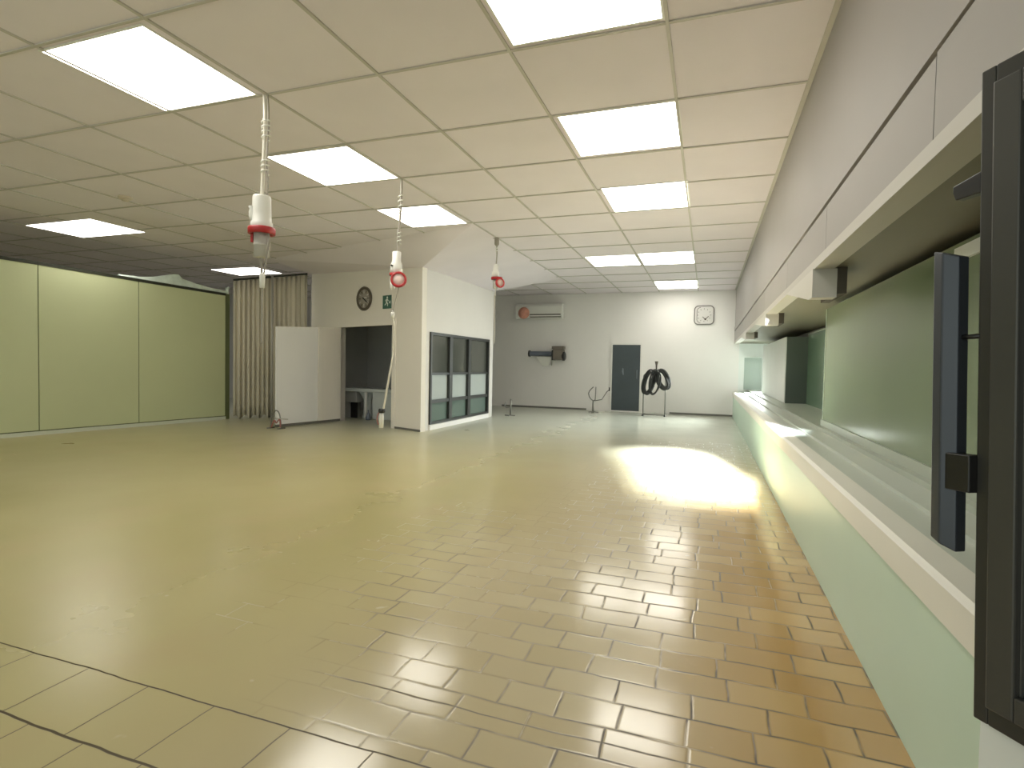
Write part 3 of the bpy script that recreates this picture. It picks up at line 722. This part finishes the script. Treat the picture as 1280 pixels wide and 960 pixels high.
# middle socket with open red-rimmed lid
p = thing('hanging_socket', 'middle white hanging power socket with an open red-rimmed lid, in front of the clock wall', 'hanging socket', T(-3.03, 5.05, 0), 'power sockets hanging from the ceiling')
MB().tube(arcpts([(0, 0, H), (.0, 0, 2.8), (-.02, 0, 2.5), (-.03, 0, 2.26)]), .012, 8).build('cord', M['cordgrey'], p)
MB().tube(helix(-.008, 0, 2.66, 2.86, 4, .022), .006, 6).build('cable_wrap', M['white'], p)
MB().tube(helix(-.022, 0, 2.36, 2.50, 3.5, .020), .005, 6).build('cable_wrap', M['white'], p)
MB().lathe([(.03, 2.285), (.044, 2.28), (.046, 2.18), (.058, 2.16), (.064, 2.10), (.064, 2.055)], 28, T(-.045, 0, 0)).build('socket_body', M['white'], p)
MB().lathe([(.004, 0), (.010, 0), (.010, .012), (.004, .012)], 12, T(-.06, -.062, 2.13) @ rot('X', 90)).build('screw', M['black'], p)
MB().lathe([(.060, 2.06), (.072, 2.06), (.072, 2.035), (.060, 2.035), (.060, 2.06)], 28, T(-.045, 0, 0)).build('collar', M['red'], p)['label'] = 'red collar'
lm = T(.012, -.05, 1.985) @ rot('Z', 28) @ rot('X', 82)
lr = MB().lathe([(.056, -.012), (.080, -.012), (.083, .0), (.080, .022), (.060, .022), (.056, -.012)], 36, lm).build('lid_rim', M['red'], p); lr['label'] = 'red lid rim'
MB().lathe([(.001, .0), (.061, .0), (.061, .014), (.001, .014)], 32, lm).build('lid_face', M['pinkface'], lr)
MB().lathe([(.026, 2.04), (.026, 1.91), (.018, 1.895)], 20, T(-.09, 0, 0)).build('plug', M['white'], p)
MB().tube(arcpts([(-.01, 0, 2.04), (-.02, 0, 1.9), (-.06, 0, 1.75), (-.085, 0, 1.60)]), .005, 8).build('thin_cord', M['cordgrey'], p)
MB().tube(arcpts([(-.085, 0, 1.60), (-.062, .0, 1.52), (-.065, 0, 1.3), (-.105, 0, 1.05), (-.16, 0, .75), (-.19, 0, .60)]), [.006] * 12 + [.008] * 6 + [.011] * 13, 8).build('lower_cord', M['cord'], p)
MB().lathe([(.016, 1.66), (.022, 1.64), (.016, 1.60)], 14, T(-.085, 0, 0)).build('cord_grip', M['white'], p)
MB().lathe([(.030, 0), (.036, .01), (.036, .035), (.030, .045)], 18, T(-.20, 0, .60)).build('end_collar', M['black'], p)
MB().lathe([(.024, 0), (.026, .12), (.02, .16)], 16, T(-.205, 0, .44)).build('end_plug', M['white'], p)
MB().tube(arcpts([(-.225, 0, .62), (-.25, -.01, .55), (-.235, -.01, .48), (-.215, 0, .50)]), .007, 8).build('end_lanyard', M['cable_red'], p)
# farthest socket
p = thing('hanging_socket', 'farthest and smallest hanging power socket, near the air conditioner', 'hanging socket', T(-3.025, 7.78, 0), 'power sockets hanging from the ceiling')
MB().lathe([(.035, H), (.035, H - .10), (.02, H - .12)], 14).build('ceiling_sleeve', M['cordgrey'], p)
MB().tube(arcpts([(0, 0, H - .1), (.006, 0, 2.8), (-.004, 0, 2.62)]), .010, 8).build('cord', M['cordgrey'], p)
MB().tube(helix(0, 0, 2.80, 2.90, 2.5, .016), .006, 6).build('cable_wrap', M['white'], p)
MB().lathe([(.02, 2.64), (.036, 2.62), (.040, 2.54), (.056, 2.51), (.058, 2.43)], 24, T(-.01, 0, 0)).build('socket_body', M['white'], p)
MB().lathe([(.056, 2.44), (.085, 2.44), (.085, 2.405), (.056, 2.405), (.056, 2.44)], 28, T(.01, 0, 0)).build('collar', M['red'], p)['label'] = 'red collar'
lm = T(.075, -.04, 2.35) @ rot('Z', 52) @ rot('X', 84)
lr = MB().lathe([(.050, -.012), (.072, -.012), (.075, .0), (.072, .022), (.054, .022), (.050, -.012)], 32, lm).build('lid_rim', M['red'], p); lr['label'] = 'red lid rim'
MB().lathe([(.001, .0), (.055, .0), (.055, .014), (.001, .014)], 28, lm).build('lid_face', M['pinkface'], lr)
MB().lathe([(.044, 2.41), (.044, 2.28), (.03, 2.27)], 20, T(-.005, 0, 0)).build('plug', M['grey'], p)
MB().tube(arcpts([(-.005, 0, 2.28), (-.02, 0, 2.0), (-.01, 0, 1.7), (-.015, 0, 1.45)]), .005, 8).build('lower_cord', M['cord'], p)

# little cable reel standing at the foot of the open door
p = thing('cable_holder', 'small wire holder with dull red cable at the foot of the open door', 'cable holder', T(-6.70, 7.33, 0))
MB().tube(arcpts([(-.12, 0, .0), (-.10, 0, .17), (-.02, 0, .30), (.06, 0, .24), (.10, 0, .0)]), .010, 8).build('hoop', M['chrome'], p)
MB().tube(arcpts([(-.09, -.02, .02), (-.02, -.03, .14), (.02, -.03, .10), (.08, -.02, .16), (.10, -.02, .03)]), .012, 8).build('cable', M['cable_red'], p)
MB().tube([(-.02, -.01, .17), (.24, -.01, .17)], .008, 8).build('handle', M['grey'], p)
for sx in (-.12, .10): MB().tube([(sx, -.08, .012), (sx, .08, .012)], .012, 8).build('foot', M['skirting'], p)

# ------------------------------------------------------------------ light: added lamp under the beam, daylight from the hidden far bay
def area(name, loc, aim, sx, sy, power, col, spread=180):
    l = bpy.data.lights.new(name, 'AREA'); l.shape = 'RECTANGLE'; l.size = sx; l.size_y = sy; l.energy = power; l.color = col
    l.spread = math.radians(spread)
    o = bpy.data.objects.new(name, l); COL.objects.link(o); o.location = loc
    dirv = Vector(aim) - Vector(loc); o.rotation_euler = dirv.to_track_quat('-Z', 'Y').to_euler()
    return o
area('unseen_side_light', (.55, 6.7, 1.70), (-.17, 6.5, 0), 2.7, .08, 120, (.90, .97, 1.0), 43)  # added lamp with no fixture, makes the glare on the floor
area('unseen_side_light', (1.40, 13.5, 1.25), (-.9, 11.2, .1), .8, .7, 105, (.92, 1, .97), 95)

wd = bpy.data.worlds.new('world'); SC.world = wd; wd.use_nodes = True
wd.node_tree.nodes['Background'].inputs[0].default_value = (.6, .65, .6, 1); wd.node_tree.nodes['Background'].inputs[1].default_value = 1.6

vs = SC.view_settings
SC.display_settings.display_device = 'sRGB'
vs.view_transform = 'Standard'; vs.look = 'None'; vs.gamma = 1; vs.use_curve_mapping = False
vs.exposure = 0.45
